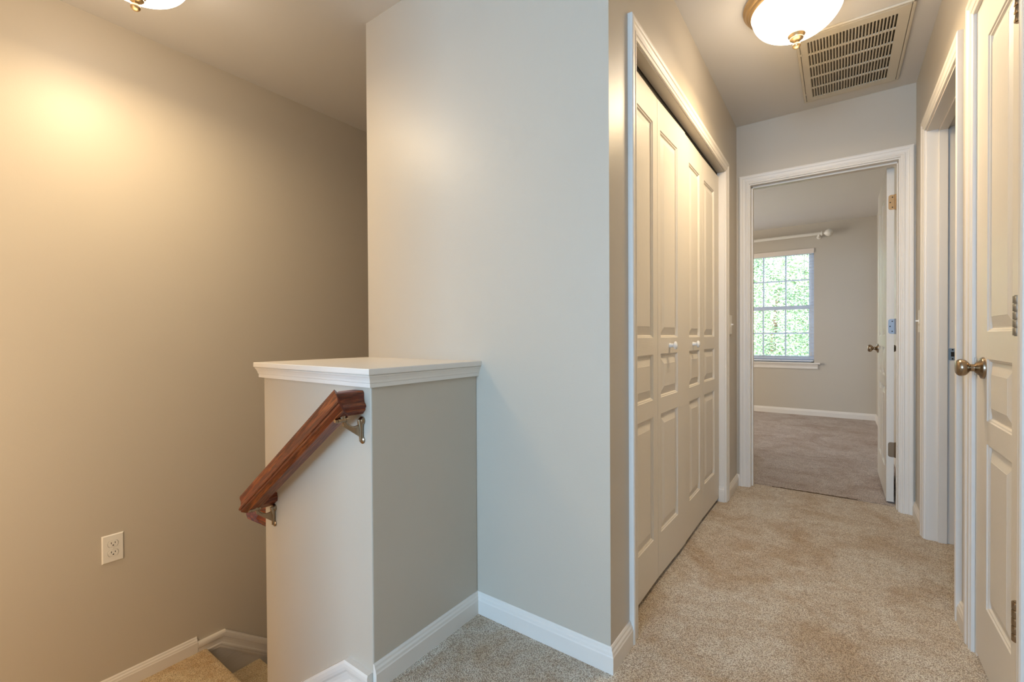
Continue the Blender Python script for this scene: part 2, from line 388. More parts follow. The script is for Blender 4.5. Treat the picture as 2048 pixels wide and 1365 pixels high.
# stairwell wall (normal +X): lower edge path of the moulding, rising to its peak then falling with the stairs
zt = -.518 - .083
L_ = 2.4
skirt('trim_2', [(XS, .914, zt), (XS, 1.012, zt), (XS, 1.012 + L_, zt - L_ * s38)], (1, 0, 0), -1,
      [(XS, .93, zt + .01), (XS, 1.012, zt + .01), (XS, 1.012 + L_, zt + .01 - L_ * s38), (XS, 1.012 + L_, zt - .5 - L_ * s38), (XS, .93, zt - .42)],
      'white moulding and grey skirt board stepping down the stairwell wall')
zt = .051 - .083
skirt('trim_3', [(XH - .003, YH, zt), (-1.180, YH, zt), (-1.180 - .5, YH, zt - .5 * s36)], (0, -1, 0), 1,
      [(XH - .003, YH, zt + .01), (-1.180, YH, zt + .01), (-1.70, YH, zt + .01 - .520 * s36), (-1.70, YH, -.60), (XH - .003, YH, -.22)],
      'white moulding and skirt board on the foot of the half wall')

# ------------------------------------------------------------------ casings / jambs
def casing_u(name, parent, A, B, zt, nrm, along, w=CW, sc=1.0):
    """A, B: inner edge base points (at floor), head inner edge at zt"""
    A = Vector(A); B = Vector(B)
    path = [A, Vector((A.x, A.y, zt)), Vector((B.x, B.y, zt)), B]
    bm = bmesh.new(); d = Vector((0, 0, 1)); N = Vector(nrm)
    S = d.cross(N); want = (A - B).normalized()
    sweep(bm, path, [(a * sc, b_) for a, b_ in CAS], 1 if S.dot(want) > 0 else -1, nrm)
    return obj(name, bm, 'trim_paint', parent)

# ------------------------------------------------------------------ panelled door leaf
def door_leaf(name, parent, width, z0, z1, thick, cols, rows, both=False, back=True):
    """leaf in local coords: x 0..width, front face y=0 looking to -y, thickness to +y; panels recessed, raised fields are children"""
    bm = bmesh.new(); fields = []
    xs = sorted({0, width, *[v for c in cols for v in c]}); zs = sorted({z0, z1, *[v for r in rows for v in r]})
    D = .0095; M1 = .012
    def q(pts, mi=0):
        f = bm.faces.new([bm.verts.new(p) for p in pts]); f.material_index = mi; return f
    def side(y, sg):
        for i in range(len(xs) - 1):
            for j in range(len(zs) - 1):
                x0, x1, a, b_ = xs[i], xs[i + 1], zs[j], zs[j + 1]
                isp = (x0, x1) in [tuple(c) for c in cols] and (a, b_) in [tuple(r) for r in rows]
                if not isp:
                    rail = (x0, x1) in [tuple(c) for c in cols]
                    q([(x0, y, a), (x1, y, a), (x1, y, b_), (x0, y, b_)], 1 if rail else 0)
                else:
                    st_ = [(0, 0), (.002, D * .35), (.006, D * .45), (.009, D), (M1, D)]
                    for (m0, d0), (m1, d1) in zip(st_, st_[1:]):
                        o = [(x0 + m0, y + sg * d0, a + m0), (x1 - m0, y + sg * d0, a + m0), (x1 - m0, y + sg * d0, b_ - m0), (x0 + m0, y + sg * d0, b_ - m0)]
                        p = [(x0 + m1, y + sg * d1, a + m1), (x1 - m1, y + sg * d1, a + m1), (x1 - m1, y + sg * d1, b_ - m1), (x0 + m1, y + sg * d1, b_ - m1)]
                        for k in range(4): q([o[k], o[(k + 1) % 4], p[(k + 1) % 4], p[k]])
                    q([(x0 + M1, y + sg * D, a + M1), (x1 - M1, y + sg * D, a + M1), (x1 - M1, y + sg * D, b_ - M1), (x0 + M1, y + sg * D, b_ - M1)])
                    fields.append((x0 + M1, x1 - M1, a + M1, b_ - M1, y, sg))
    side(0, 1)
    if both: side(thick, -1)
    else: q([(0, thick, z0), (width, thick, z0), (width, thick, z1), (0, thick, z1)])
    q([(0, 0, z0), (0, thick, z0), (0, thick, z1), (0, 0, z1)]); q([(width, 0, z0), (width, thick, z0), (width, thick, z1), (width, 0, z1)])
    q([(0, 0, z0), (width, 0, z0), (width, thick, z0), (0, thick, z0)]); q([(0, 0, z1), (width, 0, z1), (width, thick, z1), (0, thick, z1)])
    bmesh.ops.remove_doubles(bm, verts=bm.verts[:], dist=1e-5)
    leaf = obj(name, bm, ['door_paint_upright', 'door_paint_level'], parent)
    for x0, x1, a, b_, y, sg in fields:
        bm = bmesh.new(); B1 = min(.030, (x1 - x0) * .22); o = []
        for m_, d in ((0, D), (B1, .0012), (B1 + .0015, .0004)):
            o.append([bm.verts.new(p) for p in ((x0 + m_, y + sg * d, a + m_), (x1 - m_, y + sg * d, a + m_), (x1 - m_, y + sg * d, b_ - m_), (x0 + m_, y + sg * d, b_ - m_))])
        for u, w_ in zip(o, o[1:]):
            for k in range(4): bm.faces.new((u[k], u[(k + 1) % 4], w_[(k + 1) % 4], w_[k]))
        bm.faces.new(o[-1]); bm.faces.new(o[0][::-1])
        obj('panel', bm, 'door_paint_upright' if (b_ - a) > .3 else 'door_paint_level', leaf)
    return leaf
ROWS = [(.200, .697), (.765, .948), (1.016, 1.880)]

def knob_set(parent, loc, axis, mname='satin_nickel', both=None, s=1.0, strike=None):
    """round passage knob: rosette, neck and ball, projecting along axis (parent local coordinates)"""
    M = frame_z(loc, axis)
    bm = bmesh.new()
    lathe(bm, [(0.0, 0), (.0325 * s, 0), (.0330 * s, .003), (.0315 * s, .007), (.024 * s, .010), (.020 * s, .013), (.0165 * s, .017), (.0115 * s, .021), (.0110 * s, .029), (.0125 * s, .031), (.019 * s, .035), (.0245 * s, .041), (.0265 * s, .048), (.0255 * s, .055), (.021 * s, .060), (.018 * s, .0615), (0, .0622)], 36, M, False)
    return obj('knob', bm, mname, parent, smooth=True)

# ---- bedroom door (door_1)
d1 = empty('door_1', (-.097, YF, 0)); struct(d1, 'white panelled bedroom door standing open in its cased doorway', 'door')
off = Vector((.097, -YF, 0))
def sub(o, v=off): o.location = v; return o
sub(casing_u('casing', d1, (DX0 + .003, YF, 0), (DX1 - .003, YF, 0), 2.036, (0, -1, 0), None))
J = .010
bm = boxes((DX0, DX0 + J, YF - .001, YF + .118, 0, 2.03), (DX1 - J, DX1, YF - .001, YF + .118, 0, 2.03), (DX0, DX1, YF - .001, YF + .118, 2.028, 2.040))
sub(obj('jamb', bm, 'trim_paint', d1, bevel=.001))
bm = boxes((DX0 + J, DX0 + J + .010, YF + .040, YF + .075, 0, 2.028), (DX1 - J - .005, DX1 - J, YF + .040, YF + .075, 0, 2.028), (DX0 + J, DX1 - J, YF + .040, YF + .075, 2.017, 2.028))
sub(obj('door_stop', bm, 'trim_paint', d1, bevel=.0015))
LW = .735
W1, W2 = (.115, .3225), (.4125, .62)
leaf = door_leaf('door_leaf', d1, LW, .012, 2.030, .035, [W1, W2], ROWS, both=True)
# local x -> +Y (away from hinge), local y -> +X
leaf.matrix_basis = Matrix.Translation(off) @ Matrix(((0, 1, 0, .239), (1, 0, 0, 3.550), (0, 0, 1, 0), (0, 0, 0, 1)))
knob_set(leaf, (LW - .065, 0, .925), (0, -1, 0)); knob_set(leaf, (LW - .065, .035, .925), (0, 1, 0))
def rounded_plate(bm, w, h, t, r, M, seg=5, corners=(1, 1, 1, 1)):
    pts = []
    for k, (cx, cy, a0) in enumerate(((w / 2 - r, h / 2 - r, 0), (-w / 2 + r, h / 2 - r, 90), (-w / 2 + r, -h / 2 + r, 180), (w / 2 - r, -h / 2 + r, 270))):
        if corners[k]:
            for i in range(seg + 1):
                a = math.radians(a0 + 90 * i / seg); pts.append((cx + r * math.cos(a), cy + r * math.sin(a)))
        else:
            pts.append((cx + (r if k in (0, 3) else -r), cy + (r if k in (0, 1) else -r)))
    a_ = [bm.verts.new(M @ Vector((x, y, 0))) for x, y in pts]; b_ = [bm.verts.new(M @ Vector((x, y, t))) for x, y in pts]
    k = len(pts)
    for i in range(k): bm.faces.new((a_[i], a_[(i + 1) % k], b_[(i + 1) % k], b_[i]))
    bm.faces.new(a_[::-1]); bm.faces.new(b_)
def butt_hinge(parent, z, mname, screws=True):
    # leaf plate on the door's edge (local x = 0 face, looking to -x), barrel at y > .035
    M = Matrix(((0, 0, -1, 0), (1, 0, 0, .0225), (0, 1, 0, z), (0, 0, 0, 1)))
    bm = bmesh.new(); rounded_plate(bm, .029, .089, .0022, .012, M, corners=(0, 1, 1, 0))
    for k in range(5):
        lathe(bm, [(.0062, z - .0445 + .0178 * k + .0008), (.0062, z - .0445 + .0178 * (k + 1) - .0008)], 12, Matrix.Translation((-.002, .0425, 0)))
    lathe(bm, [(.0052, z - .046), (.0052, z + .046)], 10, Matrix.Translation((-.002, .0425, 0)))
    h = obj('hinge', bm, mname, parent)
    if screws:
        for dy, dz in ((.004, .03), (-.006, .0), (.004, -.03)):
            bm = bmesh.new(); lathe(bm, [(0, .0), (.0036, 0), (.003, .0012), (0, .0014)], 10, frame_z((-.0022, .0225 + dy, z + dz), (-1, 0, 0)), False)
            obj('screw', bm, 'dark_metal', parent)
    return h
butt_hinge(leaf, 1.819, 'hinge_brass'); butt_hinge(leaf, 1.073, 'hinge_grey'); butt_hinge(leaf, .328, 'satin_nickel', False)

# ---- open side doorway (door_2)
d2 = empty('door_2', (XR, (AY0 + AY1) / 2, 0)); struct(d2, 'white cased open doorway in the side wall', 'doorway')
off2 = Vector((-XR, -(AY0 + AY1) / 2, 0))
sub(casing_u('casing', d2, (XR, AY0 + .003, 0), (XR, AY1 - .003, 0), 2.036, (-1, 0, 0), None), off2)
bm = boxes((XR - .001, XR + .119, AY0, AY0 + J, 0, 2.03), (XR - .001, XR + .119, AY1 - J, AY1, 0, 2.03), (XR - .001, XR + .119, AY0, AY1, 2.028, 2.040))
sub(obj('jamb', bm, 'trim_paint', d2, bevel=.001), off2)
bm = boxes((XR + .043, XR + .076, AY0 + J, AY0 + J + .011, 0, 2.028), (XR + .043, XR + .076, AY1 - J - .011, AY1 - J, 0, 2.028), (XR + .043, XR + .076, AY0 + J, AY1 - J, 2.017, 2.028))
sub(obj('door_stop', bm, 'trim_paint', d2, bevel=.0015), off2)
bm = bmesh.new(); M = Matrix(((1, 0, 0, XR + .094), (0, 0, -1, AY1 - J), (0, 1, 0, .926), (0, 0, 0, 1)))
rounded_plate(bm, .028, .057, .0016, .003, M)
sp = sub(obj('strike_plate', bm, 'dull_steel', d2), off2)
bm = boxes((XR + .088, XR + .100, AY1 - J - .0022, AY1 - J - .0014, .915, .937))
for z in (.904, .948): lathe(bm, [(0, 0), (.0035, 0), (.003, .001), (0, .001)], 10, frame_z((XR + .094, AY1 - J - .0016, z), (0, -1, 0)), False)
obj('latch_hole', bm, 'dark_slot', sp)

# ---- linen closet door (door_3)
d3 = empty('door_3', (XR, (BY0 + BY1) / 2, 0)); struct(d3, 'narrow white linen closet door, shut, with a round satin knob', 'door')
off3 = Vector((-XR, -(BY0 + BY1) / 2, 0))
sub(casing_u('casing', d3, (XR, BY0 + .002, 0), (XR, BY1 + .006, 0), 2.040, (-1, 0, 0), None), off3)
bm = boxes((XR + .001, XR + .117, BY0, BY0 + .010, 0, 2.032), (XR + .001, XR + .117, BY1 - .010, BY1, 0, 2.032), (XR + .001, XR + .117, BY0, BY1, 2.032, 2.040))
sub(obj('jamb', bm, 'trim_paint', d3, bevel=.001), off3)
BW = .432
leaf3 = door_leaf('door_leaf', d3, BW, .012, 2.030, .035, [(.080, .318)], [(.205, .697), (.765, .973 - .024), (1.030, 1.900)])
# front looks to -X: local x -> +Y, local y -> +X
leaf3.matrix_basis = Matrix.Translation(off3) @ Matrix(((0, 1, 0, XR + .0005), (1, 0, 0, 1.586), (0, 0, 1, 0), (0, 0, 0, 1)))
knob_set(leaf3, (.353, 0, .920), (0, -1, 0))
bm = bmesh.new(); rounded_plate(bm, .026, .057, .0014, .003, Matrix(((0, 0, -1, XR - .002), (1, 0, 0, BY1 - .001), (0, 1, 0, .92), (0, 0, 0, 1))))
sub(obj('strike_plate', bm, 'bright_steel', d3), off3)
for z, mn in ((1.812, 'satin_nickel'), (1.066, 'dull_steel'), (.330, 'satin_nickel')):
    bm = bmesh.new()
    for k in range(5):
        lathe(bm, [(.0086, z - .048 + .0192 * k + .0008), (.0092, z - .048 + .0192 * k + .002), (.0092, z - .048 + .0192 * (k + 1) - .002), (.0086, z - .048 + .0192 * (k + 1) - .0008)], 16, Matrix.Translation((-.003, -.0085, 0)))
    lathe(bm, [(.0065, z - .049), (.0065, z + .049)], 12, Matrix.Translation((-.003, -.0085, 0)))
    box(bm, -.019, -.004, -.006, -.003, z - .048, z + .048)
    obj('hinge', bm, mn, leaf3, smooth=True)

# ---- bifold closet (door_4)
d4 = empty('door_4', (XL, 2.25, 0)); struct(d4, 'white panelled bifold closet doors in a wide cased opening', 'closet door')
off4 = Vector((-XL, -2.25, 0))
sub(casing_u('casing', d4, (XL, CY0, 0), (XL, CY1, 0), 2.025, (1, 0, 0), None), off4)
bm = boxes((XL - .117, XL + .001, CY0, CY1, 2.021, 2.035))
sub(obj('head_jamb', bm, 'wall_paint', d4, bevel=.001), off4)
for ya, yb in ((CY0 - .012, CY0 + .004), (CY1 - .004, CY1 + .012)):
    sub(obj('jamb', boxes((XL - .117, XL + .001, ya, yb, 0, 2.021)), 'trim_paint', d4, bevel=.001), off4)
bm = bmesh.new(); sweep(bm, [(XL - .034, CY1 - .004, 0), (XL - .001, CY1 - .004, 0)], [(a * .5, b_ * 1.25) for a, b_ in BAS], 1, (0, 0, 1))
sub(obj('jamb_base', bm, 'trim_paint', d4), off4)
bm = boxes((XL - .005, XL, CY1 - .0045, CY1 - .003, 0, 2.02)); 
sub(obj('corner_bead', bm, 'trim_paint', d4), off4)
bm = bmesh.new(); box(bm, XL - .070, XL - .066, CY0 + .01, CY1 - .01, 1.998, 2.021); box(bm, XL - .044, XL - .040, CY0 + .01, CY1 - .01, 1.998, 2.021); box(bm, XL - .070, XL - .040, CY0 + .01, CY1 - .01, 2.017, 2.0205)
sub(obj('track', bm, 'dark_metal', d4), off4)
edges = [(1.506, 1.858, -.598, -.601), (1.861, 2.249, -.601, -.594), (2.254, 2.611, -.597, -.599), (2.614, 3.000, -.599, -.594)]
pans = [(1.575, 1.803), (1.896, 2.128), (2.330, 2.545), (2.645, 2.882)]
for k, ((y0, y1, xa, xb), (p0, p1)) in enumerate(zip(edges, pans)):
    w_ = y1 - y0
    lf = door_leaf('bifold_leaf', d4, w_, .024, 1.995, .030, [(round(p0 - y0, 4), round(p1 - y0, 4))], ROWS)
    ang = math.atan2(xb - xa, w_)
    # front looks to +X : local x -> +Y, local y -> -X
    Mx = Matrix(((math.sin(ang), -math.cos(ang), 0, xa), (math.cos(ang), math.sin(ang), 0, y0), (0, 0, 1, 0), (0, 0, 0, 1)))
    lf.matrix_basis = Matrix.Translation(off4) @ Mx
    if k in (1, 2):
        M = frame_z(((2.013 if k == 1 else 2.405) - y0, 0, .981), (0, -1, 0)); bm = bmesh.new()
        lathe(bm, [(0, 0), (.0105, 0), (.0095, .003), (.0088, .008), (.0082, .016), (.010, .019), (.0165, .022), (.0178, .025), (.0165, .029), (.010, .033), (0, .0345)], 28, M, False)
        obj('knob', bm, 'glossy_white', lf, smooth=True)

# ------------------------------------------------------------------ return air grille
X0, X1, Y0, Y1 = -.166, .271, 2.548, 3.284
av = empty('ceiling_vent', ((X0 + X1) / 2, (Y0 + Y1) / 2, H)); tag(av, 'large cream return air grille with dusty slots, set in the hall ceiling', 'vent')
ox, oy = (X0 + X1) / 2, (Y0 + Y1) / 2
def vb(name, m, *bs, parent=av, bevel=None):
    return obj(name, boxes(*[(a - ox, b_ - ox, c_ - oy, d_ - oy, e - H, f - H) for a, b_, c_, d_, e, f in bs]), m, parent, bevel=bevel)
fz = H - .010
vb('flange', 'vent_enamel', (X0, X0 + .013, Y0, Y1, fz, H), (X1 - .013, X1, Y0, Y1, fz, H), (X0, X1, Y0, Y0 + .013, fz, H), (X0, X1, Y1 - .010, Y1, fz, H), bevel=.003)
a0, a1, c0, c1 = X0 + .0155, X1 - .0155, Y0 + .0145, Y1 - .0105
SX0, SX1, SY0, SY1 = -.124, .216, 2.610, 3.225
gp = vb('grille_plate', 'vent_enamel', (a0, SX0, c0, c1, fz - .001, fz + .004), (SX1, a1, c0, c1, fz - .001, fz + .004), (SX0, SX1, c0, SY0, fz - .001, fz + .004), (SX0, SX1, SY1, c1, fz - .001, fz + .004))
rows = 5; bar = .014; rl = (SY1 - SY0 - (rows - 1) * bar) / rows
cbs = []
for r in range(1, rows):
    y = SY0 + r * rl + (r - 1) * bar
    vb('cross_bar', 'vent_enamel', (SX0, SX1, y, y + bar, fz - .001, fz + .004))
NS = 27; pitch = (SX1 - SX0) / NS
sm = None
for k in range(NS + 1):
    x = SX0 + k * pitch
    if sm is None:
        bm = bmesh.new(); t = .0022
        pr = [(-t, -.0012), (t, -.0012), (t + .0045, .0085), (t + .003, .0085), (-t * .2, .001), (-t, .001)]
        ra = [bm.verts.new((a, SY0 - oy, b_)) for a, b_ in pr]; rb = [bm.verts.new((a, SY1 - oy, b_)) for a, b_ in pr]
        for j in range(6): bm.faces.new((ra[j], ra[(j + 1) % 6], rb[(j + 1) % 6], rb[j]))
        bm.faces.new(ra); bm.faces.new(rb[::-1])
        s0 = obj('slat', bm, 'vent_enamel', av); sm = s0.data
    else: s0 = link('slat', sm, None, av)
    s0.location = (x - ox, 0, fz - H)
vb('filter', 'dusty_filter', (X0 + .02, X1 - .02, Y0 + .02, Y1 - .02, H - .0006, H - .0001))
for y in (2.70, 3.16): vb('latch', 'vent_enamel', (X0 + .010, X0 + .020, y, y + .018, fz - .003, fz), bevel=.001)

# ------------------------------------------------------------------ ceiling lamps
def ceiling_light(loc, label, power):
    t = empty('ceiling_light', loc); tag(t, label, 'ceiling light', 'flush mount bowl lights')
    bm = bmesh.new()
    lathe(bm, [(.150, 0), (.198, 0), (.201, -.004), (.200, -.009), (.193, -.014), (.191, -.020), (.189, -.024), (.181, -.028), (.180, -.034), (.176, -.040), (.168, -.044), (.160, -.043), (.158, -.030), (.150, -.002)], 72)
    obj('ring', bm, 'antique_brass', t, smooth=True)
    bm = bmesh.new()
    pr = [(.1665 * math.sin(a), -.040 - .115 * math.cos(a)) for a in [PI / 2 * k / 18 for k in range(18, -1, -1)]]
    pr = [(.163, -.030), (.168, -.036), (.170, -.042)] + pr[1:]
    lathe(bm, pr, 72, None, False)
    obj('bowl', bm, 'lit_bowl_glass', t, smooth=True)
    bm = bmesh.new()
    lathe(bm, [(0, -.150), (.0305, -.150), (.0325, -.155), (.031, -.158), (.026, -.163), (.0245, -.167), (.0255, -.170), (.020, -.175), (.012, -.178), (.008, -.181), (.010, -.184), (.0135, -.189), (.0155, -.196), (.0145, -.203), (.009, -.209), (0, -.211)], 32, None, False)
    obj('finial', bm, 'antique_brass', t, smooth=True)
    # the bulbs' light as it leaves the bowl: all round it, below the metal ring
    q = light('bulb', 'POINT', (0, 0, -.34), power[0], LAMP_COL, .10); q.parent = t
    q = light('downward_glow', 'AREA', (0, 0, -.225), power[1], LAMP_COL, .30, .30); q.data.shape = 'DISK'; q.parent = t
    return t
ceiling_light((-.142, 2.258, H), 'flush bowl light with brass ring beside the ceiling vent', LAMP_HALL)
ceiling_light((-2.095, .553, H), 'flush bowl light over the stair landing', LAMP_STAIR)

# ------------------------------------------------------------------ handrails
RP = [(0, 0), (.019, 0), (.0235, -.003), (.0255, -.009), (.0250, -.022), (.0275, -.034), (.0325, -.040), (.0345, -.043), (.0345, -.048), (.0310, -.050), (.0310, -.056), (.0200, -.068)]
RP = RP + [(-a, b_) for a, b_ in RP[::-1] if a > 0]
def rail_seg(P0, P1, side, up, n0=None, n1=None, parent=None, off=(0, 0, 0)):
    """profile swept P0->P1 (top centre line), ends cut by planes through P0/P1 with normals n0/n1; object X axis runs along the rail"""
    P0 = Vector(P0); P1 = Vector(P1); d = (P1 - P0).normalized(); S = Vector(side).normalized(); Uv = Vector(up).normalized()
    n0 = Vector(n0) if n0 else d; n1 = Vector(n1) if n1 else d
    M = Matrix(((d.x, S.x, Uv.x, P0.x), (d.y, S.y, Uv.y, P0.y), (d.z, S.z, Uv.z, P0.z), (0, 0, 0, 1))); Mi = M.inverted()
    bm = bmesh.new(); A, B = [], []
    for a, h_ in RP:
        o = S * a + Uv * h_
        A.append(bm.verts.new(Mi @ (P0 + o - d * (o.dot(n0) / d.dot(n0))))); B.append(bm.verts.new(Mi @ (P1 + o - d * (o.dot(n1) / d.dot(n1)))))
    k = len(RP)
    for j in range(k): bm.faces.new((A[j], A[(j + 1) % k], B[(j + 1) % k], B[j]))
    bm.faces.new(A); bm.faces.new(B[::-1])
    o = obj('rail', bm, 'oak', parent); o.matrix_basis = Matrix.Translation(Vector(off)) @ M; return o
def bracket(parent, wallpt, railpt, wn):
    """wall plate at wallpt, curved web out to a saddle under the rail at railpt; wn = wall normal"""
    wp, rp, N = Vector(wallpt), Vector(railpt), Vector(wn); S = N.cross(Vector((0, 0, 1)))
    bm = bmesh.new()
    def at(s, nn, z): return wp + S * s + N * nn + Vector((0, 0, z))
    # rose / spine on the wall
    tube(bm, [at(0, .004, -.034), at(0, .006, -.022), at(0, .007, 0), at(0, .008, .018), at(0, .007, .028)], [(.009, .004), (.0065, .006), (.006, .007), (.0085, .008), (.011, .005)], 12)
    lathe(bm, [(0, 0), (.0105, 0), (.011, .003), (.008, .006), (0, .007)], 16, frame_z(at(0, 0, -.033), N), False)
    lathe(bm, [(0, 0), (.0125, 0), (.013, .004), (.010, .009), (0, .010)], 16, frame_z(at(0, 0, .024), N), False)
    # web: thin plate between a concave top curve and a straight lower edge
    tp = []; bt = []
    out = (rp - wp).dot(N); zr = rp.z - wp.z - .012
    for k in range(9):
        f = k / 8; x = .006 + (out - .012) * f
        tp.append((x, .016 + (zr - .012) * (f ** 2.2) - .010 * math.sin(PI * f))); bt.append((x, -.026 + (zr - .002 + .012) * f))
    for i in range(8):
        c4 = [tp[i], tp[i + 1], (bt[i + 1][0], min(bt[i + 1][1], tp[i + 1][1] - .004)), (bt[i][0], min(bt[i][1], tp[i][1] - .004))]
        q0 = [bm.verts.new(at(-.0022, *p)) for p in c4]; q1 = [bm.verts.new(at(.0022, *p)) for p in c4]
        bm.faces.new(q0); bm.faces.new(q1[::-1])
        for k in range(4): bm.faces.new((q0[k], q0[(k + 1) % 4], q1[(k + 1) % 4], q1[k]))
    tube(bm, [at(0, *p) for p in tp], .0032, 8)
    # knuckle and saddle under the rail
    tube(bm, [at(0, out - .018, zr + .003), at(0, out - .012, zr + .003)], .0085, 14)
    tube(bm, [at(0, out - .012, zr + .003), at(0, out + .012, zr + .003)], .0075, 14)
    tube(bm, [at(0, out + .012, zr + .003), at(0, out + .020, zr + .003)], [.0062, .0052], 14)
    tube(bm, [at(0, out - .004, zr + .006), at(0, out - .004, zr + .018)], [(.008, .009), (.010, .010)], 10)
    return obj('bracket', bm, 'satin_nickel' if True else '', parent, smooth=True)
hr = empty('handrail', (-1.147, .747, 0)); tag(hr, 'reddish oak handrail sloping down the front of the half wall', 'handrail')
ho = Vector((1.147, -.747, 0))
T0 = Vector((-1.147, .747, .868)); sl = .417 / .582
XB = -1.683; T1 = Vector((XB, .747, .868 - sl * (-1.147 - XB)))
dS = (T1 - T0).normalized(); upS = Vector((dS.z, 0, -dS.x)).normalized()
if upS.z < 0: upS = -upS
nm = (Vector((0, -1, 0)) + dS).normalized()
seg1 = rail_seg((T0.x, YH - .001, T0.z), T0, (1, 0, 0), (0, 0, 1), n1=nm, parent=hr, off=ho)
seg2 = rail_seg(T0, T1, (0, 1, 0), upS, n0=nm, n1=(dS + Vector((0, 1, 0))).normalized(), parent=hr, off=ho)
seg3 = rail_seg(T1, (T1.x, YH - .001, T1.z), tuple(-dS), upS, n0=(dS + Vector((0, 1, 0))).normalized(), parent=hr, off=ho)
b1 = bracket(hr, (-1.130, YH, .755), (-1.165, .747, .800), (0, -1, 0)); b1.location = ho
b2 = bracket(hr, (-1.646, YH, .388), (-1.646, .747, .436), (0, -1, 0)); b2.location = ho
hr2 = empty('handrail', (-1.80, .86, 0)); tag(hr2, 'oak handrail end peeking out past the far edge of the half wall, lower flight', 'handrail')
ho2 = Vector((1.80, -.86, 0))
Q0 = Vector((-1.800, .858, .378)); s2 = .2 / .265; Q1 = Q0 + Vector((0, 2.2, -2.2 * s2)); dQ = (Q1 - Q0).normalized(); upQ = Vector((0, -dQ.z, dQ.y))
nq = (Vector((-1, 0, 0)) + dQ).normalized()
r1 = rail_seg((XHL - .001, Q0.y, Q0.z), Q0, (0, 1, 0), (0, 0, 1), n1=nq, parent=hr2, off=ho2)
r2 = rail_seg(Q0, Q1, (1, 0, 0), upQ, n0=nq, parent=hr2, off=ho2)

# ------------------------------------------------------------------ outlets and switches
def wall_plate(name, loc, rot, label, cat, outlet=True, group=None):
    """local x right, z up, front looks to -y"""
    t = empty(name, loc, rot); tag(t, label, cat, group)
    bm = bmesh.new(); w_, h_ = .077, .124; e = .006; t_ = .0055
    rings = []
    for (m_, y) in ((0, 0), (0, -.0018), (.004, -t_), (w_ / 2 - .001, -t_)):
        mm = m_; rings.append([bm.verts.new((sx * (w_ / 2 - mm), y, sz * (h_ / 2 - mm))) for sx, sz in ((-1, -1), (1, -1), (1, 1), (-1, 1))])
    for a, b_ in zip(rings[:3], rings[1:3]):
        for k in range(4): bm.faces.new((a[k], a[(k + 1) % 4], b_[(k + 1) % 4], b_[k]))
    bm.faces.new(rings[2]); bm.faces.new(rings[0][::-1])
    for v_ in rings[3]: bm.verts.remove(v_)
    obj('cover_plate', bm, 'white_plastic', t)
    if outlet:
        for s in (1, -1):
            bm = bmesh.new(); pts = []
            zc = s * .0205
            for i in range(28):
                a = 2 * PI * i / 28; x = .0185 * math.cos(a); z = .0185 * math.sin(a); z = max(-.0135, min(.0135, z)); pts.append((x, zc + z))
            a_ = [bm.verts.new((x, -t_ + .0005, z)) for x, z in pts]; b_ = [bm.verts.new((x * .96, -t_ - .0022, zc + (z - zc) * .96)) for x, z in pts]
            for i in range(28): bm.faces.new((a_[i], a_[(i + 1) % 28], b_[(i + 1) % 28], b_[i]))
            bm.faces.new(b_)
            r_ = obj('receptacle', bm, 'white_plastic', t)
            bm = boxes((-.0078, -.0056, -t_ - .0027, -t_ - .0021, zc + .0005, zc + .0085), (.0056, .0078, -t_ - .0027, -t_ - .0021, zc + .0010, zc + .0080))
            lathe(bm, [(0, 0), (.0027, 0), (.0027, .0006), (0, .0006)], 12, frame_z((0, -t_ - .0021, zc - .0062), (0, -1, 0)), False)
            obj('slots', bm, 'dark_slot', r_)
            # thin shadow gap round the receptacle
            bm = bmesh.new(); pts2 = [(x * 1.035, zc + (z - zc) * 1.035) for x, z in pts]
            o1 = [bm.verts.new((x, -t_ - .0002, z)) for x, z in pts2]; bm.faces.new(o1); obj('gap', bm, 'dark_slot', r_)
        bm = bmesh.new(); lathe(bm, [(0, 0), (.003, 0), (.002, .001), (0, .0012)], 12, frame_z((0, -t_, 0), (0, -1, 0)), False); obj('screw', bm, 'white_plastic', t)
    else:
        bm = bmesh.new(); box(bm, -.005, .005, -.008, -t_ + .001, -.012, .012); obj('toggle_slot', bm, 'white_plastic', t)
        bm = bmesh.new(); box(bm, -.0042, .0042, -.020, -.006, -.002, .006); obj('toggle', bm, 'glossy_white', t, bevel=.001)
        for z in (.030, -.030):
            bm = bmesh.new(); lathe(bm, [(0, 0), (.003, 0), (.002, .001), (0, .0012)], 12, frame_z((0, -t_, z), (0, -1, 0)), False)
            obj('screw', bm, 'white_plastic', t)
    return t
wall_plate('electrical_outlet', (XS, .5905, .085), PI / 2, 'white duplex outlet on the tan stairwell wall', 'outlet')
wall_plate('electrical_outlet', (.375, 6.98 - .42, .335), -PI / 2, 'pale outlet plate low on the bedroom side wall behind the open door', 'outlet')
wall_plate('light_switch', (XL, 3.172, 1.092), PI / 2, 'white toggle switch on the narrow wall between closet and bedroom doorway', 'light switch', False)
wall_plate('light_switch', (XR, 3.235, 1.094), -PI / 2, 'white toggle switch between the open side doorway and the hall end wall', 'light switch', False)

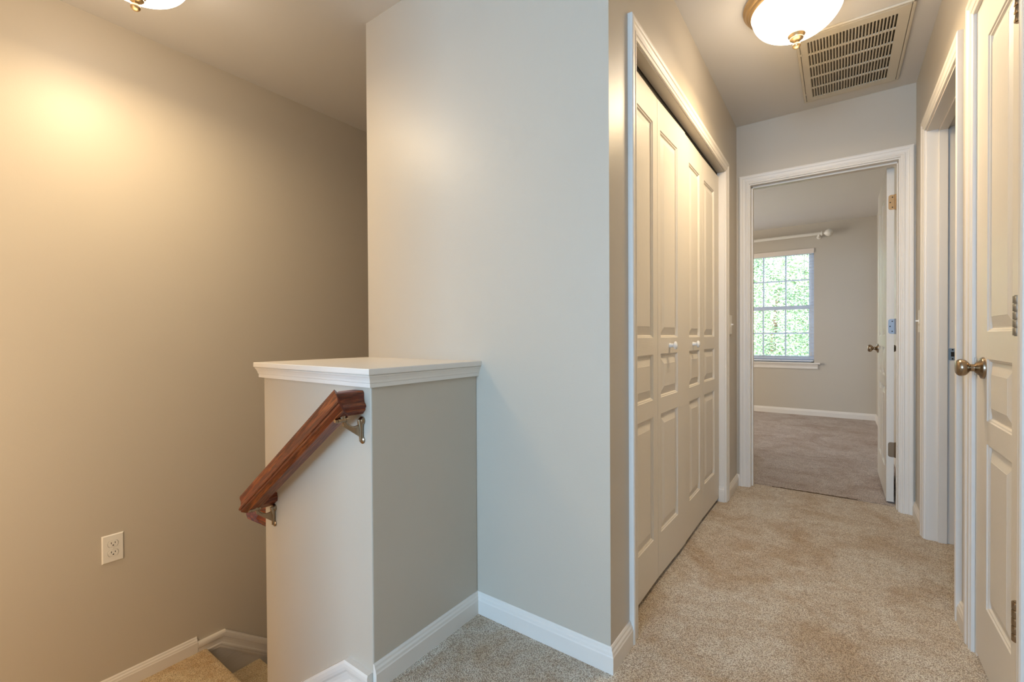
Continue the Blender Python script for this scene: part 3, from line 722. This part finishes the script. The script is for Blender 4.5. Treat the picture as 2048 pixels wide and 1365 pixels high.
# ------------------------------------------------------------------ bedroom window, blind, sill, rod
wn = empty('window_1', (-.693, YB, 0)); struct(wn, 'white double hung bedroom window with divided panes', 'window')
wo = Vector((.693, -YB, 0))
def wb(name, m, *bs, parent=wn, bevel=None):
    o = obj(name, boxes(*bs), m, parent, bevel=bevel); o.location = wo; return o
FX0, FX1 = WX0, WX1; IX0, IX1 = WX0 + .058, WX1 - .058
ZM0, ZM1 = 1.352, 1.410
wb('frame', 'vinyl_window', (FX0, FX0 + .03, YB + .06, YB + .13, WZ0, WZ1), (FX1 - .03, FX1, YB + .06, YB + .13, WZ0, WZ1), (FX0, FX1, YB + .06, YB + .13, WZ1 - .018, WZ1), (FX0, FX1, YB + .06, YB + .13, WZ0, WZ0 + .03))
def sash(y, z0, z1, mz, rt, rb):
    s = wb('sash', 'vinyl_window', (FX0 + .03, IX0, y, y + .03, z0, z1), (IX1, FX1 - .03, y, y + .03, z0, z1), (IX0, IX1, y, y + .03, z1 - rt, z1), (IX0, IX1, y, y + .03, z0, z0 + rb))
    xs = [IX0, -.821, -.562, IX1]
    for x in xs[1:3]:
        o = obj('muntin', boxes((x - .009, x + .009, y + .012, y + .024, z0 + rb, z1 - rt)), 'vinyl_window', s)
    o = obj('muntin', boxes((IX0, IX1, y + .013, y + .023, mz - .009, mz + .009)), 'vinyl_window', s)
    zz = [z0 + rb, mz, z1 - rt]
    for i in range(3):
        for j in range(2):
            obj('pane', boxes((xs[i] + .009 * (i > 0), xs[i + 1] - .009 * (i < 2), y + .017, y + .019, zz[j] + .009 * j, zz[j + 1] - .009 * (1 - j))), 'window_glass', s)
    return s
sash(YB + .098, ZM0 + .02, WZ1 - .016, 1.745, .030, .038)
sash(YB + .064, WZ0 + .028, ZM1 - .005, 1.052, .045, .05)
# sill and apron
sb = wb('sill', 'trim_paint', (WX0 - .06, WX1 + .068, YB - .036, YB + .001, .655, .675), (WX0, WX1, YB, YB + .07, .655, .675), bevel=.003)
bm = bmesh.new(); AP = [(0, 0), (0, .012), (.010, .014), (.030, .013), (.045, .018), (.058, .022), (.062, .022), (.062, 0)]
sweep(bm, [(WX0 - .032, YB, .593), (WX1 + .040, YB, .593)], AP, -1, (0, -1, 0)); o = obj('apron', bm, 'trim_paint', wn); o.location = wo

bl = empty('window_blind', (-.693, YB, 2.08)); tag(bl, 'white horizontal blind lowered over the bedroom window with its slats open', 'blind')
bo = Vector((.693, -YB, -2.08))
def bb(name, m, *bs, bevel=None):
    o = obj(name, boxes(*bs), m, bl, bevel=bevel); o.location = bo; return o
bb('valance', 'blind_valance', (WX0 + .002, WX1 + .002, YB - .012, YB - .002, 2.068, 2.128), bevel=.002)
bb('headrail', 'blind_vinyl', (WX0 + .004, WX1 - .004, YB - .001, YB + .045, 2.062, 2.098))
bm = bmesh.new(); SW = .042
pr = [(-SW / 2, 0), (-SW / 4, .0016), (0, .0021), (SW / 4, .0016), (SW / 2, 0), (SW / 4, .0010), (0, .0015), (-SW / 4, .0010)]
ra = [bm.verts.new((WX0 + .004 + .693, a, b_)) for a, b_ in pr]; rb = [bm.verts.new((WX1 - .004 + .693, a, b_)) for a, b_ in pr]
for j in range(8): bm.faces.new((ra[j], ra[(j + 1) % 8], rb[(j + 1) % 8], rb[j]))
s0 = obj('slat', bm, 'blind_vinyl', bl); zs = .728
NSL = 34
for k in range(NSL):
    z = .722 + (2.050 - .722) * k / (NSL - 1)
    o = s0 if k == 0 else link('slat', s0.data, None, bl)
    o.location = (0, .024, z - 2.08); o.rotation_euler = (math.radians(random.uniform(-2.5, 2.5) + 3), 0, 0)
bb('bottom_rail', 'blind_vinyl', (WX0 + .004, WX1 - .004, YB + .004, YB + .044, .686, .702), bevel=.003)
for x in (WX0 + .13, -.693, WX1 - .13):
    for y in (YB + .001, YB + .047): bb('cord', 'blind_vinyl', (x - .0008, x + .0008, y - .0008, y + .0008, .70, 2.065))
bb('lift_cord', 'blind_valance', (WX1 - .034, WX1 - .031, YB - .004, YB - .001, .80, 2.066), (WX1 - .0365, WX1 - .0285, YB - .0065, YB - .0, .76, .80))
bb('tilt_wand', 'blind_vinyl', (-.352, -.347, YB - .006, YB - .001, 1.30, 2.066))

rd = empty('curtain_rod', (-.693, YB - .08, 2.288)); tag(rd, 'cream wooden curtain rod with acorn finial above the bedroom window', 'curtain rod')
bm = bmesh.new(); lathe(bm, [(.020, -.60), (.020, .522)], 24, frame_z((0, 0, 0), (1, 0, 0))); obj('rod', bm, 'curtain_rod_paint', rd, smooth=True)
for sx in (1, -1):
    bm = bmesh.new(); x0 = .522 if sx > 0 else -.60
    lathe(bm, [(0, 0), (.024, 0), (.028, .005), (.028, .011), (.022, .016), (.0175, .020), (.015, .030), (.020, .036), (.022, .041), (.030, .048), (.039, .062), (.043, .078), (.041, .094), (.033, .108), (.022, .117), (.010, .122), (0, .124)], 28, frame_z((x0, 0, 0), (sx, 0, 0)), False)
    obj('finial', bm, 'curtain_rod_paint', rd, smooth=True)
    bm = bmesh.new(); xb = .500 if sx > 0 else -.57
    tube(bm, [(xb, .079, -.030), (xb, .050, -.030), (xb, .010, -.032), (xb, 0, -.030), (xb, 0, -.012)], [.017, .012, .012, .013, .014], 16)
    lathe(bm, [(0, 0), (.026, 0), (.026, .005), (.020, .010), (0, .010)], 20, frame_z((xb, .079, -.030), (0, -1, 0)), False)
    obj('bracket', bm, 'curtain_rod_paint', rd, smooth=True)

# bedroom's second window and the hall's near window: simple frames with closed blinds
w2 = empty('window_2', (-3.08, 5.3, 1.4)); struct(w2, 'second bedroom window with closed white blind', 'window')
obj('frame', boxes((0, .02, -.95, -.88, -.78, .78), (0, .02, .88, .95, -.78, .78), (0, .02, -.95, .95, .72, .78), (0, .02, -.95, .95, -.78, -.72)), 'trim_paint', w2)
obj('blind', boxes((0, .008, -.88, .88, -.72, .72)), 'blind_vinyl', w2)
w3 = empty('window_3', (-.34, -3.08, 1.45)); struct(w3, 'hall end window with closed white blind', 'window')
obj('frame', boxes((-.69, -.64, 0, .02, -.82, .82), (.64, .69, 0, .02, -.82, .82), (-.69, .69, 0, .02, .77, .82), (-.69, .69, 0, .02, -.82, -.77)), 'trim_paint', w3)
obj('blind', boxes((-.64, .64, 0, .008, -.77, .77)), 'blind_vinyl', w3)

w4 = empty('stair_fill_prop', (-1.26, -.95, 1.0)); struct(w4, 'added unseen window frame and closed blind dressing the stair fill light', 'window')  # made-up window, added only to back the stair fill light
obj('frame', boxes((-.02, 0, -.60, -.55, -1.0, 1.0), (-.02, 0, .55, .60, -1.0, 1.0), (-.02, 0, -.60, .60, .95, 1.0), (-.02, 0, -.60, .60, -1.0, -.95)), 'trim_paint', w4)
obj('blind', boxes((-.008, 0, -.55, .55, -.95, .95)), 'blind_vinyl', w4)
# ------------------------------------------------------------------ outside
struct(obj('ground', boxes((-30, 30, 7.3, 60, -3.1, -3.0)), 'lawn'), 'grassy ground outside the bedroom window', 'ground')
def tree(x, y, h, r, nl, label, leaf=.07):
    t = empty('tree', (x, y, -3.0)); tag(t, label, 'tree', 'trees outside the bedroom window')
    rr = random.Random(int(x * 31 + y * 17))
    bm = bmesh.new(); tube(bm, [(0, 0, 0), (.1, .05, h * .3), (-.05, .1, h * .6), (.1, 0, h * .85)], [.16, .12, .08, .03], 9); obj('trunk', bm, 'bark', t, smooth=True)
    vs, fs = [], []
    cl = [(rr.uniform(-1, 1) * r * .75, rr.uniform(-1, 1) * r * .75, h * rr.uniform(.12, 1.0), rr.uniform(.35, .6) * r) for _ in range(34)]
    for _ in range(nl):
        cx, cy, cz, cr = rr.choice(cl)
        u = Vector((rr.gauss(0, 1), rr.gauss(0, 1), rr.gauss(0, 1))).normalized() * cr * rr.random() ** .35
        p = Vector((cx, cy, cz)) + u * .95
        a = Vector((rr.gauss(0, 1), rr.gauss(0, 1), rr.gauss(0, .6))).normalized(); b_ = a.cross(Vector((rr.gauss(0, 1), rr.gauss(0, 1), rr.gauss(0, 1)))).normalized()
        s = leaf * rr.uniform(.6, 1.3); i = len(vs)
        vs += [tuple(p - a * s), tuple(p + b_ * s * .45), tuple(p + a * s), tuple(p - b_ * s * .45)]; fs.append((i, i + 1, i + 2, i + 3))
    me = bpy.data.meshes.new('crown'); me.from_pydata(vs, [], fs); o = link('crown', me, 'leaves', t); o['kind'] = 'stuff'
    return t
tree(-1.2, 12.0, 6.0, 1.5, 34000, 'leafy sunlit tree nearest the bedroom window', .034)
tree(-3.4, 17.2, 8.4, 1.75, 20000, 'pale green tree behind the nearest one, towards the hidden side of the window', .05)
tree(-.4, 21.5, 9.5, 1.9, 16000, 'tall tree behind the window panes closest to the bedroom corner', .07)
tree(-5.4, 26.5, 12.0, 2.3, 8000, 'tallest and farthest tree beyond the bedroom window', .13)
